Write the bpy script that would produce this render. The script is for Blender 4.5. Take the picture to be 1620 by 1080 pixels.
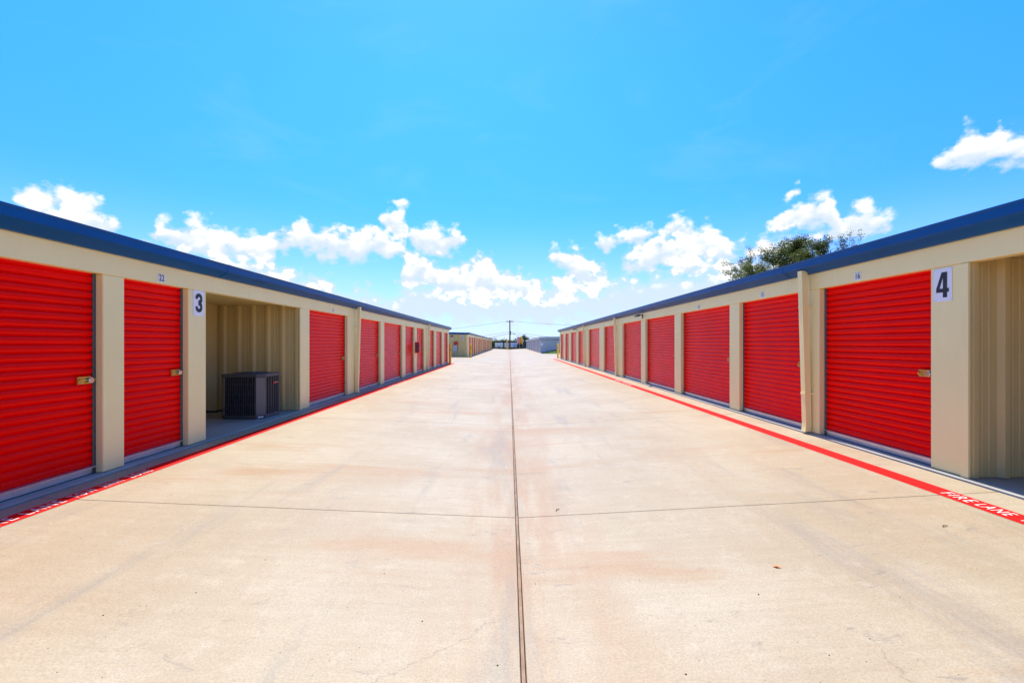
import bpy, bmesh, math, random
from mathutils import Vector, Matrix
R = math.radians
scene = bpy.context.scene
COL = scene.collection
for o in list(bpy.data.objects): bpy.data.objects.remove(o)

# ---------------------------------------------------------------- camera
CAMH, FPX = 1.40, 700.0            # eye height (m), focal length in 1620-px units
VPU, VPV = 806.0, 543.5
cam = bpy.data.cameras.new('camera'); camo = bpy.data.objects.new('camera', cam); COL.objects.link(camo)
cam.sensor_width = 36.0; cam.sensor_fit = 'HORIZONTAL'; cam.lens = FPX / 1620 * 36
cam.shift_x = (810 - VPU) / 1620; cam.shift_y = (VPV - 540) / 1620
cam.clip_start = .05; cam.clip_end = 9000
camo.location = (0, 0, CAMH); camo.rotation_euler = (R(90), 0, 0)
scene.camera = camo

# ---------------------------------------------------------------- light, exposure
SUN_EL, SUN_AZ = R(65), R(-8.2)    # azimuth measured from +Y towards +X
sd = Vector((math.sin(SUN_AZ) * math.cos(SUN_EL), math.cos(SUN_AZ) * math.cos(SUN_EL), math.sin(SUN_EL)))
sl = bpy.data.lights.new('sun', 'SUN'); sl.energy = 3.2; sl.angle = R(.53); sl.color = (1, .93, .80)
so = bpy.data.objects.new('sun', sl); COL.objects.link(so); so.location = (0, 0, 60)
so.rotation_euler = sd.to_track_quat('Z', 'Y').to_euler()
scene.view_settings.view_transform = 'Standard'; scene.view_settings.look = 'None'
scene.view_settings.gamma = 1.0; scene.view_settings.exposure = 1.32
scene.view_settings.use_curve_mapping = False
scene.render.engine = 'CYCLES'
scene.cycles.max_bounces = 6; scene.cycles.diffuse_bounces = 4; scene.cycles.glossy_bounces = 3
scene.render.resolution_x = 1024; scene.render.resolution_y = 682


class NT:
    """small helper around a node tree"""
    def __init__(s, tree): s.t = tree; s.n = tree.nodes; s.l = tree.links
    def node(s, typ, **kw):
        n = s.n.new(typ)
        for k, v in kw.items(): setattr(n, k, v)
        return n
    def put(s, sock, v):
        if hasattr(v, 'is_linked'): s.l.new(v, sock)
        elif v is not None: sock.default_value = v
    def math(s, op, a, b=None, c=None, clamp=False):
        n = s.node('ShaderNodeMath', operation=op, use_clamp=clamp)
        for i, v in enumerate((a, b, c)):
            if v is not None: s.put(n.inputs[i], v)
        return n.outputs[0]
    def vmath(s, op, a, b=None):
        n = s.node('ShaderNodeVectorMath', operation=op)
        s.put(n.inputs[0], a)
        if b is not None: s.put(n.inputs[1], b)
        return n.outputs['Value'] if op in ('LENGTH', 'DOT_PRODUCT', 'DISTANCE') else n.outputs[0]
    def mapr(s, v, a, b, c=0.0, d=1.0, smooth=False):
        n = s.node('ShaderNodeMapRange', interpolation_type='SMOOTHSTEP' if smooth else 'LINEAR')
        s.put(n.inputs[0], v)
        for i, q in enumerate((a, b, c, d)): s.put(n.inputs[i + 1], q)
        return n.outputs[0]
    def mix(s, f, a, b, blend='MIX'):
        n = s.node('ShaderNodeMix', data_type='RGBA', blend_type=blend)
        s.put(n.inputs[0], f); s.put(n.inputs[6], a); s.put(n.inputs[7], b)
        return n.outputs[2]
    def noise(s, vec, scale=1.0, detail=3.0, rough=.5, dist=0.0):
        n = s.node('ShaderNodeTexNoise'); s.put(n.inputs['Vector'], vec)
        n.inputs['Scale'].default_value = scale; n.inputs['Detail'].default_value = detail
        n.inputs['Roughness'].default_value = rough; n.inputs['Distortion'].default_value = dist
        return n.outputs[0]
    def comb(s, x, y, z=0.0):
        n = s.node('ShaderNodeCombineXYZ')
        for i, v in enumerate((x, y, z)): s.put(n.inputs[i], v)
        return n.outputs[0]
    def sep(s, v):
        n = s.node('ShaderNodeSeparateXYZ'); s.put(n.inputs[0], v); return n.outputs


def rgb(r, g, b): return (r, g, b, 1.0)

# ---------------------------------------------------------------- sky with cumulus
world = bpy.data.worlds.new('World'); scene.world = world; world.use_nodes = True
world.cycles.sampling_method = 'MANUAL'; world.cycles.sample_map_resolution = 256
W = NT(world.node_tree); W.n.clear()
sky = W.node('ShaderNodeTexSky', sky_type='NISHITA', sun_disc=False)
sky.sun_elevation = SUN_EL; sky.sun_rotation = SUN_AZ
sky.altitude = 0; sky.air_density = 1.0; sky.dust_density = .35; sky.ozone_density = 2.5
hs = W.node('ShaderNodeHueSaturation'); hs.inputs['Hue'].default_value = .505
hs.inputs['Saturation'].default_value = 1.08; hs.inputs['Value'].default_value = 1.0
gm = W.node('ShaderNodeGamma'); gm.inputs['Gamma'].default_value = 1.28
W.put(gm.inputs['Color'], W.mix(1.0, sky.outputs[0], rgb(.385, .625, .72), 'MULTIPLY'))
W.put(hs.inputs['Color'], gm.outputs[0])
tc = W.node('ShaderNodeTexCoord').outputs['Generated']
dx, dy, dz = W.sep(W.vmath('NORMALIZE', tc))
az = W.math('ARCTAN2', dx, dy)
el = W.math('ARCSINE', dz)
# the cumulus field seen ahead goes on round the horizon: fold the azimuth back and forth
AZM = R(52)
azf = W.math('PINGPONG', W.math('ADD', az, AZM), 2 * AZM)
azn = W.math('DIVIDE', azf, 2 * AZM)                       # 0..1 across the field of clouds
uv = W.comb(az, W.math('MULTIPLY', el, 1.25))
nz1 = W.noise(uv, 26, 7, .60)
nz2 = W.noise(W.vmath('ADD', uv, (7.3, 2.1, 0)), 9, 3, .5)
vor = W.node('ShaderNodeTexVoronoi', feature='SMOOTH_F1'); W.put(vor.inputs['Vector'], W.vmath('ADD', uv, W.vmath('MULTIPLY', W.comb(nz1, nz2), (.02, .02, 0))))
vor.inputs['Scale'].default_value = 42; vor.inputs['Smoothness'].default_value = .35
puff = W.math('SUBTRACT', .5, vor.outputs['Distance'])
elw = W.math('ADD', el, W.math('MULTIPLY', W.math('SUBTRACT', nz2, .5), .012))

def px_ae(u, v):
    a = math.atan((u - VPU) / FPX); return a, math.atan((VPV - v) / FPX * math.cos(a))

LAYERS = [   # patches of cloud: centre u, v and half sizes (in 1620-px picture units -> directions)
 [(1538,211,15,9),(1577,213,10,6),(1560,246,48,14),(1605,236,45,18),(1500,251,26,11),(622,350,20,14),(634,366,13,13),
  (1265,340,32,14),(1300,328,22,14),(1235,361,16,6),(1290,354,26,10),(1365,346,26,14),(1345,362,25,12),(1392,352,22,9),
  (1075,360,22,9),(1095,374,15,11),(975,382,30,7),(1015,374,22,11),(100,322,60,15),(60,320,26,10),(140,330,26,10)],
 [(110,352,80,24),(268,374,24,14),(315,374,28,18),(345,394,50,22),(395,397,32,18),(420,410,20,12),
  (445,382,24,12),(490,380,32,18),(520,387,35,20),(555,391,38,20),(590,383,32,18),(622,397,20,14),
  (660,374,22,14),(690,384,28,18),(715,379,17,14),
  (882,407,12,7),(910,420,22,20),(935,444,26,18),
  (1040,389,22,15),(1010,419,30,12),(1080,403,42,20),(1115,386,30,20),(1135,402,22,18),(1172,406,18,13),(1225,388,34,12),(1265,385,30,10)],
 [(655,418,20,9),(672,431,30,12),(700,432,20,9),(650,444,16,7),(695,446,24,9),(790,452,38,20),(725,460,30,13),(760,464,48,18),(765,423,18,16),(745,435,25,14),
  (835,462,26,15),(870,471,32,15),(900,455,26,12),(940,462,22,10),(350,424,90,16),(1100,424,40,12),(1160,424,36,10),(470,448,60,10)],
 [(665,474,34,10),(700,486,40,12),(760,490,70,14),(840,492,60,14),(910,484,60,12),(990,470,45,14),(1060,462,55,14),(1130,452,55,12),
  (560,490,55,12),(480,478,60,12),(620,498,50,10),(1210,430,50,12),(250,430,60,20)],
 [(612,321,8,4),(630,321,17,5),(1258,305,9,3),(1560,206,12,5),(590,452,8,4),(1050,428,10,6)],
]
NS = 200
HSC = .12
def cloud_curves(patches):
    ae = []
    for (u, v, ru, rv) in patches:
        a, e = px_ae(u, v); a1, _ = px_ae(u + ru, v); a0, _ = px_ae(u - ru, v); _, e1 = px_ae(u, v - rv)
        ae.append((a, e, (a1 - a0) / 2, abs(e1 - e)))
    mid, half = [], []
    for i in range(NS + 1):
        a = -AZM + 2 * AZM * i / NS
        top, bot, best, bm = -9, 9, 9, 0
        for (ca, ce, ra, re) in ae:
            q = abs(a - ca) / ra
            if q < 1:
                k = math.sqrt(1 - q * q); top = max(top, ce + re * k); bot = min(bot, ce - .75 * re * k)
            else:
                g = abs(a - ca) - ra
                if g < best: best, bm = g, ce
        if top > -9: mid.append((top + bot) / 2); half.append((top - bot) / 2)
        else: mid.append(bm); half.append(-min(.11, best * 1.2 + .004))
    for i in range(1, NS):
        half[i] -= .45 * max(0, abs(mid[i + 1] - mid[i - 1]) - .012)
    return mid, half
def fcurve(vals, lo, hi):
    n = W.node('ShaderNodeFloatCurve'); W.put(n.inputs['Value'], azn)
    c = n.mapping.curves[0]; n.mapping.use_clip = False
    while len(c.points) > 2: c.points.remove(c.points[1])
    c.points[0].location = (0, (vals[0] - lo) / (hi - lo)); c.points[1].location = (1, (vals[-1] - lo) / (hi - lo))
    for i in range(1, len(vals) - 1): c.points.new(i / (len(vals) - 1), (vals[i] - lo) / (hi - lo))
    for p in c.points: p.handle_type = 'VECTOR'
    n.mapping.update()
    return W.math('MULTIPLY_ADD', n.outputs[0], hi - lo, lo)
cloud_d = None; cloud_h = None
edge = W.math('ADD', W.math('MULTIPLY', W.math('SUBTRACT', nz1, .52), .095), W.math('MULTIPLY', puff, .024))
for k, pt in enumerate(LAYERS):
    mid, half = cloud_curves(pt)
    m_, h_ = fcurve(mid, 0, .5), fcurve(half, -HSC, HSC)
    rel = W.math('SUBTRACT', elw, m_)
    s_ = W.math('SUBTRACT', h_, W.math('ABSOLUTE', rel))
    s_ = W.math('ADD', s_, W.math('ADD', edge, (.020, .021, .022, .038, .009)[k]))
    d_ = W.mapr(s_, 0.0, .026 if k != 3 else .040, 0, 1 if k != 3 else .9, True)
    hh = W.math('DIVIDE', rel, W.math('MAXIMUM', h_, .01))
    cloud_h = hh if cloud_h is None else W.math('ADD', W.math('MULTIPLY', cloud_h, W.math('SUBTRACT', 1, d_)), W.math('MULTIPLY', hh, d_))
    cloud_d = d_ if cloud_d is None else W.math('MAXIMUM', cloud_d, d_)
lit = W.mapr(W.math('ADD', W.math('MULTIPLY', cloud_h, .35), W.math('ADD', W.math('MULTIPLY', puff, .45), W.math('MULTIPLY', nz1, 1.25))), .34, .92, 0, 1, True)
ccol = W.mix(lit, rgb(2.35, 2.75, 3.3), rgb(3.55, 3.55, 3.55))
# pale milky air low down and faint veils higher up
milk = W.math('MULTIPLY', W.math('POWER', W.mapr(el, R(17), R(-1), 0, 1), 1.7), W.mapr(nz2, .3, .7, .85, 1.1))
wisp = W.math('MULTIPLY', W.mapr(W.noise(W.vmath('MULTIPLY', uv, (1, 2.2, 1)), 3.2, 5, .6, .6), .5, .75, 0, 1, True), .07)
thick = W.mapr(el, R(1), R(34), .60, 1.0, True)             # haze takes light out of the long low paths
base = W.mix(W.math('MAXIMUM', milk, wisp), W.mix(1.0, hs.outputs[0], W.comb(thick, W.math('POWER', thick, 1.25), W.math('POWER', thick, .4)), 'MULTIPLY'), rgb(2.55, 2.95, 3.6))
skyc = W.mix(cloud_d, base, ccol)
bg = W.node('ShaderNodeBackground'); W.put(bg.inputs['Color'], skyc); bg.inputs['Strength'].default_value = .125
W.l.new(bg.outputs[0], W.node('ShaderNodeOutputWorld').inputs[0])

# ---------------------------------------------------------------- mesh helpers
def hatch(me, mats):
    for m in (mats if isinstance(mats, (list, tuple)) else [mats]): me.materials.append(m)

def link(name, me, parent=None, loc=(0, 0, 0), rot=(0, 0, 0)):
    o = bpy.data.objects.new(name, me); COL.objects.link(o); o.location = loc; o.rotation_euler = rot
    if parent: o.parent = parent
    return o

def tag(o, label=None, cat=None, group=None, kind=None):
    if label: o['label'] = label
    if cat: o['category'] = cat
    if group: o['group'] = group
    if kind: o['kind'] = kind
    return o

class MB:
    def __init__(s, fx=lambda p: p): s.v = []; s.f = []; s.mi = []; s.sm = []; s.fx = fx
    def add(s, vs, fs, m=0, smooth=False):
        b = len(s.v); s.v += [s.fx(p) for p in vs]
        for f in fs: s.f.append([b + i for i in f]); s.mi.append(m); s.sm.append(smooth)
    def box(s, x0, x1, y0, y1, z0, z1, m=0):
        s.add([(x0,y0,z0),(x1,y0,z0),(x1,y1,z0),(x0,y1,z0),(x0,y0,z1),(x1,y0,z1),(x1,y1,z1),(x0,y1,z1)],
              [(0,3,2,1),(4,5,6,7),(0,1,5,4),(1,2,6,5),(2,3,7,6),(3,0,4,7)], m)
    def prism(s, prof, y0, y1, m=0, caps=True, axis='y', closed=True, smooth=False):
        """profile of (a,b) swept along an axis: 'y' -> (a,y,b); 'z' -> (a,b,z); 'x' -> (x,a,b)"""
        def P(a, b, t): return (a, t, b) if axis == 'y' else ((a, b, t) if axis == 'z' else (t, a, b))
        n = len(prof); vs = [P(a, b, y0) for a, b in prof] + [P(a, b, y1) for a, b in prof]
        fs = [(i, (i + 1) % n, n + (i + 1) % n, n + i) for i in range(n if closed else n - 1)]
        s.add(vs, fs, m, smooth)
        if caps and closed:
            s.add(vs[:n], [tuple(range(n))[::-1]], m); s.add(vs[n:], [tuple(range(n))], m)
    def tube(s, pts, rad, seg=8, m=0, caps=True, smooth=True):
        pts = [Vector(p) for p in pts]; rs = rad if isinstance(rad, (list, tuple)) else [rad] * len(pts)
        vs = []; up = Vector((0, 0, 1))
        for i, p in enumerate(pts):
            t = (pts[min(i + 1, len(pts) - 1)] - pts[max(i - 1, 0)]).normalized()
            a = t.cross(up if abs(t.z) < .95 else Vector((1, 0, 0))).normalized(); b = t.cross(a)
            for k in range(seg):
                q = 2 * math.pi * k / seg; w = p + (a * math.cos(q) + b * math.sin(q)) * rs[i]; vs.append(tuple(w))
        fs = [(i * seg + k, i * seg + (k + 1) % seg, (i + 1) * seg + (k + 1) % seg, (i + 1) * seg + k)
              for i in range(len(pts) - 1) for k in range(seg)]
        s.add(vs, fs, m, smooth)
        if caps:
            s.add(vs[:seg], [tuple(range(seg))], m); s.add(vs[-seg:], [tuple(range(seg))[::-1]], m)
    def lathe(s, prof, cx=0, cy=0, seg=20, m=0, smooth=True):
        vs = [(cx + r * math.cos(2 * math.pi * k / seg), cy + r * math.sin(2 * math.pi * k / seg), z) for r, z in prof for k in range(seg)]
        s.add(vs, [(i * seg + k, i * seg + (k + 1) % seg, (i + 1) * seg + (k + 1) % seg, (i + 1) * seg + k)
                   for i in range(len(prof) - 1) for k in range(seg)], m, smooth)
    def mesh(s, name, mats, fix=True, bevel=0):
        me = bpy.data.meshes.new(name); me.from_pydata(s.v, [], s.f)
        me.polygons.foreach_set('material_index', s.mi); me.polygons.foreach_set('use_smooth', s.sm)
        if fix or bevel:
            bm = bmesh.new(); bm.from_mesh(me)
            bmesh.ops.remove_doubles(bm, verts=bm.verts, dist=1e-5)
            if bevel:
                es = [e for e in bm.edges if len(e.link_faces) == 2 and e.calc_face_angle(0) > .5]
                bmesh.ops.bevel(bm, geom=es, offset=bevel, segments=1, affect='EDGES', clamp_overlap=True)
            bmesh.ops.recalc_face_normals(bm, faces=bm.faces); bm.to_mesh(me); bm.free()
        hatch(me, mats); me.update()
        return me
    def build(s, name, mats, parent=None, loc=(0, 0, 0), rot=(0, 0, 0), fix=True, bevel=0):
        return link(name, s.mesh(name, mats, fix, bevel), parent, loc, rot)

def empty(name, loc=(0, 0, 0), rz=0):
    o = bpy.data.objects.new(name, None); COL.objects.link(o); o.location = loc; o.rotation_euler = (0, 0, rz); o.empty_display_size = .3
    return o

def copy_tree(o, parent=None, loc=None):
    c = o.copy(); COL.objects.link(c); c.parent = parent
    if loc is not None: c.location = loc
    for ch in list(o.children): copy_tree(ch, c)
    return c

# ---------------------------------------------------------------- materials
def newmat(name):
    m = bpy.data.materials.new(name); m.use_nodes = True; t = NT(m.node_tree)
    return m, t, m.node_tree.nodes['Principled BSDF']

def paint(name, col, rough=.4, metal=0.0, var=.05, dirt=.0, bump=0.0, nscale=2.0, spec=.5, dirtcol=(.25, .2, .14), sheen=True):
    m, t, p = newmat(name)
    pos = t.node('ShaderNodeNewGeometry').outputs['Position']
    n1 = t.noise(pos, nscale, 4, .55)
    a = rgb(*[max(0, c * (1 - var)) for c in col]); b = rgb(*[min(1, c * (1 + var)) for c in col])
    c = t.mix(t.mapr(n1, .3, .7), a, b)
    if dirt:
        n2 = t.noise(t.vmath('MULTIPLY', pos, (3.0, 3.0, .5)), 2.2, 6, .65)
        c = t.mix(t.math('MULTIPLY', t.mapr(n2, .52, .8, 0, 1, True), dirt), c, rgb(*dirtcol))
    t.put(p.inputs['Base Color'], c)
    p.inputs['Metallic'].default_value = metal; p.inputs['Specular IOR Level'].default_value = spec
    if sheen: t.put(p.inputs['Roughness'], t.mapr(t.noise(pos, nscale * 3, 4), .3, .7, rough * .88, rough * 1.12))
    else: p.inputs['Roughness'].default_value = rough
    if bump:
        b_ = t.node('ShaderNodeBump'); b_.inputs['Strength'].default_value = bump; b_.inputs['Distance'].default_value = .01
        t.put(b_.inputs['Height'], t.noise(pos, 1.6, 2)); t.l.new(b_.outputs[0], p.inputs['Normal'])
    return m

M = {}
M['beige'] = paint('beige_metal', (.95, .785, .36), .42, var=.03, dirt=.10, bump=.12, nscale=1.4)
M['panel'] = paint('beige_panel_shaded', (.64, .50, .21), .45, var=.03, dirt=.16, bump=.08, nscale=1.4)  # darker copy of the beige, alcove shade worked into its base colour
M['red'] = paint('red_door_paint', (.92, .0004, .0004), .22, var=.06, nscale=1.7, spec=.07, sheen=False)
M['blue'] = paint('blue_trim_paint', (.0, .078, .275), .32, var=.06, dirt=.08, bump=.15, nscale=2, spec=.12, dirtcol=(.01, .07, .2))
M['roof'] = paint('roof_metal', (.45, .47, .50), .4, metal=.5, var=.05)
M['galv'] = paint('galvanised_steel', (.62, .64, .67), .34, metal=.75, var=.10, dirt=.25, nscale=6)
M['guide'] = paint('dark_steel', (.10, .105, .12), .4, metal=.5, var=.1)
M['brass'] = paint('zinc_latch', (.62, .45, .12), .3, metal=.9, var=.12, nscale=20)
M['steel'] = paint('lock_steel', (.7, .7, .72), .18, metal=1.0, var=.05)
M['black'] = paint('black_paint', (.012, .012, .014), .5, var=.1)
M['white'] = paint('white_sign', (.82, .82, .84), .4, var=.02)
M['yellow'] = paint('yellow_paint', (.95, .52, .006), .42, var=.05, dirt=.12, nscale=4)
M['acdark'] = paint('dark_grey_cabinet', (.068, .067, .070), .45, var=.1)
M['acgrey'] = paint('grey_cabinet', (.165, .155, .14), .45, var=.06)
M['greywall'] = paint('grey_metal_wall', (.50, .51, .56), .45, var=.04, dirt=.1, nscale=1)
M['greydoor'] = paint('grey_metal_door', (.40, .42, .47), .42, var=.04, nscale=1)
M['wood'] = paint('pole_wood', (.085, .06, .045), .8, var=.25, nscale=5)
M['wire'] = paint('wire_black', (.09, .10, .12), .5, var=.05)
M['soil'] = paint('ground_soil', (.16, .15, .08), .9, var=.3, nscale=.2)
M['dirtgap'] = paint('joint_dirt', (.035, .028, .022), .9, var=.3, nscale=8)
M['filler'] = paint('joint_filler', (.24, .145, .09), .85, var=.3, nscale=10, dirt=.4)
M['bark'] = paint('bark', (.10, .075, .055), .9, var=.3, nscale=8)
M['fence'] = paint('dark_fence', (.045, .04, .035), .8, var=.3, nscale=1)
M['cream'] = paint('vehicle_white', (.75, .76, .78), .4, var=.04)
M['orange'] = paint('orange_cloth', (.80, .16, .03), .7, var=.06)
M['flagyellow'] = paint('yellow_cloth', (.85, .55, .02), .7, var=.06)
M['flagpink'] = paint('pale_cloth', (.80, .45, .45), .7, var=.06)
M['redbox'] = paint('red_cabinet', (.55, .008, .01), .35, var=.05)

def concrete(name, floor=False):
    m, t, p = newmat(name)
    pos = t.node('ShaderNodeNewGeometry').outputs['Position']
    x, y, z = t.sep(pos)
    if floor:
        c = t.mix(t.mapr(t.noise(pos, 1.3, 6, .6), .3, .7), rgb(.25, .24, .22), rgb(.36, .34, .31))
    else:
        big = t.noise(pos, .42, 5, .55)
        mid = t.noise(t.vmath('ADD', pos, (13, 4, 0)), 1.5, 6, .62)
        c = t.mix(t.mapr(big, .34, .66, 0, 1, True), rgb(.305, .238, .150), rgb(.365, .30, .205))
        c = t.mix(t.math('MULTIPLY', t.mapr(mid, .45, .72, 0, 1, True), .3), c, rgb(.40, .35, .28))
        pk = t.noise(t.vmath('MULTIPLY', t.vmath('ADD', pos, (17, 5, 0)), (1.0, .55, 1)), .75, 6, .6, .5)
        c = t.mix(t.mapr(pk, .48, .66, 0, .5, True), c, rgb(.315, .235, .145))
        str_ = t.noise(t.vmath('MULTIPLY', pos, (.9, 11, 1)), 1.5, 5, .7)
        c = t.mix(t.mapr(str_, .36, .64, 0, .30), c, rgb(.26, .19, .115))
        blt = t.noise(t.vmath('ADD', pos, (31, 7, 0)), 5.5, 5, .7)
        c = t.mix(t.mapr(blt, .5, .75, 0, .35, True), c, rgb(.41, .35, .265))
        # rust and clay left by water along the valley joint
        dj = t.math('ABSOLUTE', t.math('SUBTRACT', x, .09))
        wj = t.noise(t.vmath('MULTIPLY', pos, (2.2, .35, 1)), 1.6, 5, .6)
        rj = t.math('MULTIPLY', t.mapr(dj, .06, .75, 1, 0), t.mapr(wj, .38, .62, .1, 1, True))
        c = t.mix(t.math('MULTIPLY', rj, .85), c, rgb(.295, .175, .092))
        # orange runs across the slabs
        st = t.noise(t.vmath('MULTIPLY', t.vmath('ADD', pos, (3.7, 1.2, 0)), (.22, 1.15, 1)), 1.1, 5, .62, .4)
        c = t.mix(t.math('MULTIPLY', t.mapr(st, .53, .70, 0, 1, True), .85), c, rgb(.305, .19, .098))
        # grey tyre scuffs along the lane
        ty = t.noise(t.vmath('MULTIPLY', t.vmath('ADD', pos, (1.7, 9, 0)), (1.6, .22, 1)), 1.3, 6, .68, .3)
        c = t.mix(t.math('MULTIPLY', t.mapr(ty, .53, .72, 0, 1, True), .6), c, rgb(.20, .175, .145))
        sc = t.noise(t.vmath('MULTIPLY', t.vmath('ADD', pos, (5, 2, 0)), (1.0, 3.0, 1)), 2.4, 6, .75, .8)
        c = t.mix(t.math('MULTIPLY', t.mapr(sc, .59, .70, 0, 1, True), .65), c, rgb(.16, .135, .11))
        # hairline cracks with a course of their own
        wob = t.math('MULTIPLY', t.math('SUBTRACT', t.noise(pos, 7, 5, .65), .5), .16)
        for (xa, ya, xb, yb, w) in ((-.72, 1.95, .05, 2.62, .0035), (1.72, 1.75, 1.86, 2.35, .003), (.3, 6.1, 2.4, 5.0, .004), (-3.6, 7.2, -1.2, 6.5, .004)):
            L = math.hypot(xb - xa, yb - ya); ux, uy = (xb - xa) / L, (yb - ya) / L
            rx, ry = t.math('SUBTRACT', x, xa), t.math('SUBTRACT', y, ya)
            al = t.math('ADD', t.math('MULTIPLY', rx, ux), t.math('MULTIPLY', ry, uy))
            ac = t.math('ADD', t.math('ADD', t.math('MULTIPLY', rx, -uy), t.math('MULTIPLY', ry, ux)), wob)
            k = t.math('MULTIPLY', t.mapr(t.math('ABSOLUTE', ac), w * .5, w * 1.6, 1, 0), t.math('MULTIPLY', t.mapr(al, 0, .1), t.mapr(al, L, L - .1)))
            c = t.mix(t.math('MULTIPLY', k, .45), c, rgb(.15, .115, .085))
    fine = t.noise(pos, 95, 3, .7)
    c = t.mix(.8, c, t.mix(t.mapr(fine, .32, .68), rgb(.40, .40, .40), rgb(.62, .62, .62)), 'OVERLAY')
    spk = t.noise(t.vmath('ADD', pos, (2, 8, 1)), 42, 2, .5)
    c = t.mix(t.math('MULTIPLY', t.mapr(spk, .70, .76, 0, 1), .45), c, rgb(.20, .16, .12))
    t.put(p.inputs['Base Color'], c)
    p.inputs['Roughness'].default_value = .55; p.inputs['Specular IOR Level'].default_value = .5
    br = t.noise(t.vmath('MULTIPLY', pos, (2.0, 60, 1)), 2.0, 3, .6)
    h = t.math('ADD', t.math('MULTIPLY', br, .6), t.math('MULTIPLY', fine, .5))
    b_ = t.node('ShaderNodeBump'); b_.inputs['Strength'].default_value = .35; b_.inputs['Distance'].default_value = .004
    t.put(b_.inputs['Height'], h); t.l.new(b_.outputs[0], p.inputs['Normal'])
    return m
M['concrete'] = concrete('concrete_paving'); M['floor'] = concrete('concrete_floor', True)

def road_paint(name, col, worn, spec=.15):
    m, t, p = newmat(name)
    pos = t.node('ShaderNodeNewGeometry').outputs['Position']
    n = t.noise(pos, 9, 7, .72); n2 = t.noise(pos, 1.1, 3, .5)
    w = t.mapr(t.math('ADD', n, t.math('MULTIPLY', n2, .35)), .74 - worn, .92 - worn, 0, .75, True)
    t.put(p.inputs['Base Color'], t.mix(w, rgb(*col), rgb(.50, .40, .30)))
    p.inputs['Roughness'].default_value = .7; p.inputs['Specular IOR Level'].default_value = spec
    return m
M['redline'] = road_paint('red_kerb_paint', (.78, .004, .003), -.10)
M['lettering'] = road_paint('white_road_paint', (.66, .62, .58), .05)

def leafmat(name, c0, c1, trans=.35):
    m, t, p = newmat(name)
    inf = t.node('ShaderNodeNewGeometry')
    n = t.noise(inf.outputs['Position'], 1.3, 2)
    rnd = inf.outputs['Random Per Island']
    c = t.mix(t.math('ADD', t.math('MULTIPLY', n, .5), t.math('MULTIPLY', rnd, .5)), rgb(*c0), rgb(*c1))
    t.put(p.inputs['Base Color'], c); p.inputs['Roughness'].default_value = .5; p.inputs['Specular IOR Level'].default_value = .35
    tr = t.node('ShaderNodeBsdfTranslucent'); t.put(tr.inputs['Color'], t.mix(.5, c, rgb(.16, .20, .02)))
    mx = t.node('ShaderNodeMixShader'); mx.inputs[0].default_value = trans
    t.l.new(p.outputs[0], mx.inputs[1]); t.l.new(tr.outputs[0], mx.inputs[2])
    t.l.new(mx.outputs[0], t.n['Material Output'].inputs[0])
    return m
M['oakleaf'] = leafmat('oak_leaf', (.035, .055, .012), (.12, .14, .025), .35)
M['farleaf'] = leafmat('far_leaf', (.02, .06, .025), (.05, .11, .04), .2)
M['hedgeleaf'] = leafmat('hedge_leaf', (.012, .025, .012), (.03, .045, .02), .1)
M['grass'] = leafmat('grass_blade', (.035, .12, .01), (.07, .20, .02), .3)

# ---------------------------------------------------------------- ground, slabs
def sheet(name, x0, x1, y0, y1, z, mat):
    b = MB(); b.add([(x0, y0, z), (x1, y0, z), (x1, y1, z), (x0, y1, z)], [(0, 1, 2, 3)]); return b.build(name, mat)
tag(sheet('ground', -3500, 3500, -1500, 5500, -.42, M['soil']), 'flat earth reaching to the horizon around the storage yard', 'ground', kind='structure')

XL, XR, XC = -4.35, 4.51, .067       # pillar fronts left / right, valley joint
ZR = .055                            # the right-hand side stands a little higher
EL_, ER_ = XL + .075, XR - .075      # outer edges of the paving
ZC = -.18
def gz(x):
    if x < XC: return ZC * (x - EL_) / (XC - EL_) if x > EL_ else 0.0
    return ZC + (ZR - ZC) * (x - XC) / (ER_ - XC) if x < ER_ else ZR

drive = sheet('driveway', -40, 40, -9, 118.2, -.40, M['dirtgap'])
tag(drive, 'pale concrete driveway between the two rows of storage units', 'driveway', kind='structure')
GAP = .007
SL, Y0J = 4.5, 4.02
def slab_mesh(x0, x1, L):
    b = MB(); za, zb = gz(x0), gz(x1)
    b.prism([(x0, za - .18), (x1, zb - .18), (x1, zb), (x0, za)], GAP / 2, L - GAP / 2)
    return b.mesh('concrete_slab', M['concrete'], bevel=.0035)
sl_l = slab_mesh(EL_, XC - .014, SL); sl_r = slab_mesh(XC + .014, ER_, SL)
k = -3
while Y0J + k * SL < 117:
    for me in (sl_l, sl_r): link('concrete_slab', me, drive, (0, Y0J + k * SL, .0))
    k += 1
b = MB(); b.box(XC - .009, XC + .009, -9, 117.8, ZC - .10, ZC - .006); b.build('joint_filler', M['filler'], drive)
def side_slabs(sx, xa, xb, ya, yb, z):
    nx = max(1, round((xb - xa) / 4.5)); ny = max(1, round((yb - ya) / 4.5)); w, h = (xb - xa) / nx, (yb - ya) / ny
    b = MB(); b.box(GAP, w - GAP, GAP, h - GAP, -.18, 0); me = b.mesh('concrete_slab', M['concrete'], bevel=.0035)
    for i in range(nx):
        for j in range(ny): link('concrete_slab', me, drive, (xa + i * w, ya + j * h, z))
YB1, YB2 = 31.8, 46.6                # left building end, second left building start
YR1, YG = 39.7, 64.0                 # right building end, grey building start
side_slabs(-1, -31.5, EL_ - .01, YB1 + .1, YB2 - .1, 0.0)
side_slabs(1, ER_ + .01, 31.5, YR1 + .1, 59.5, ZR)

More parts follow.
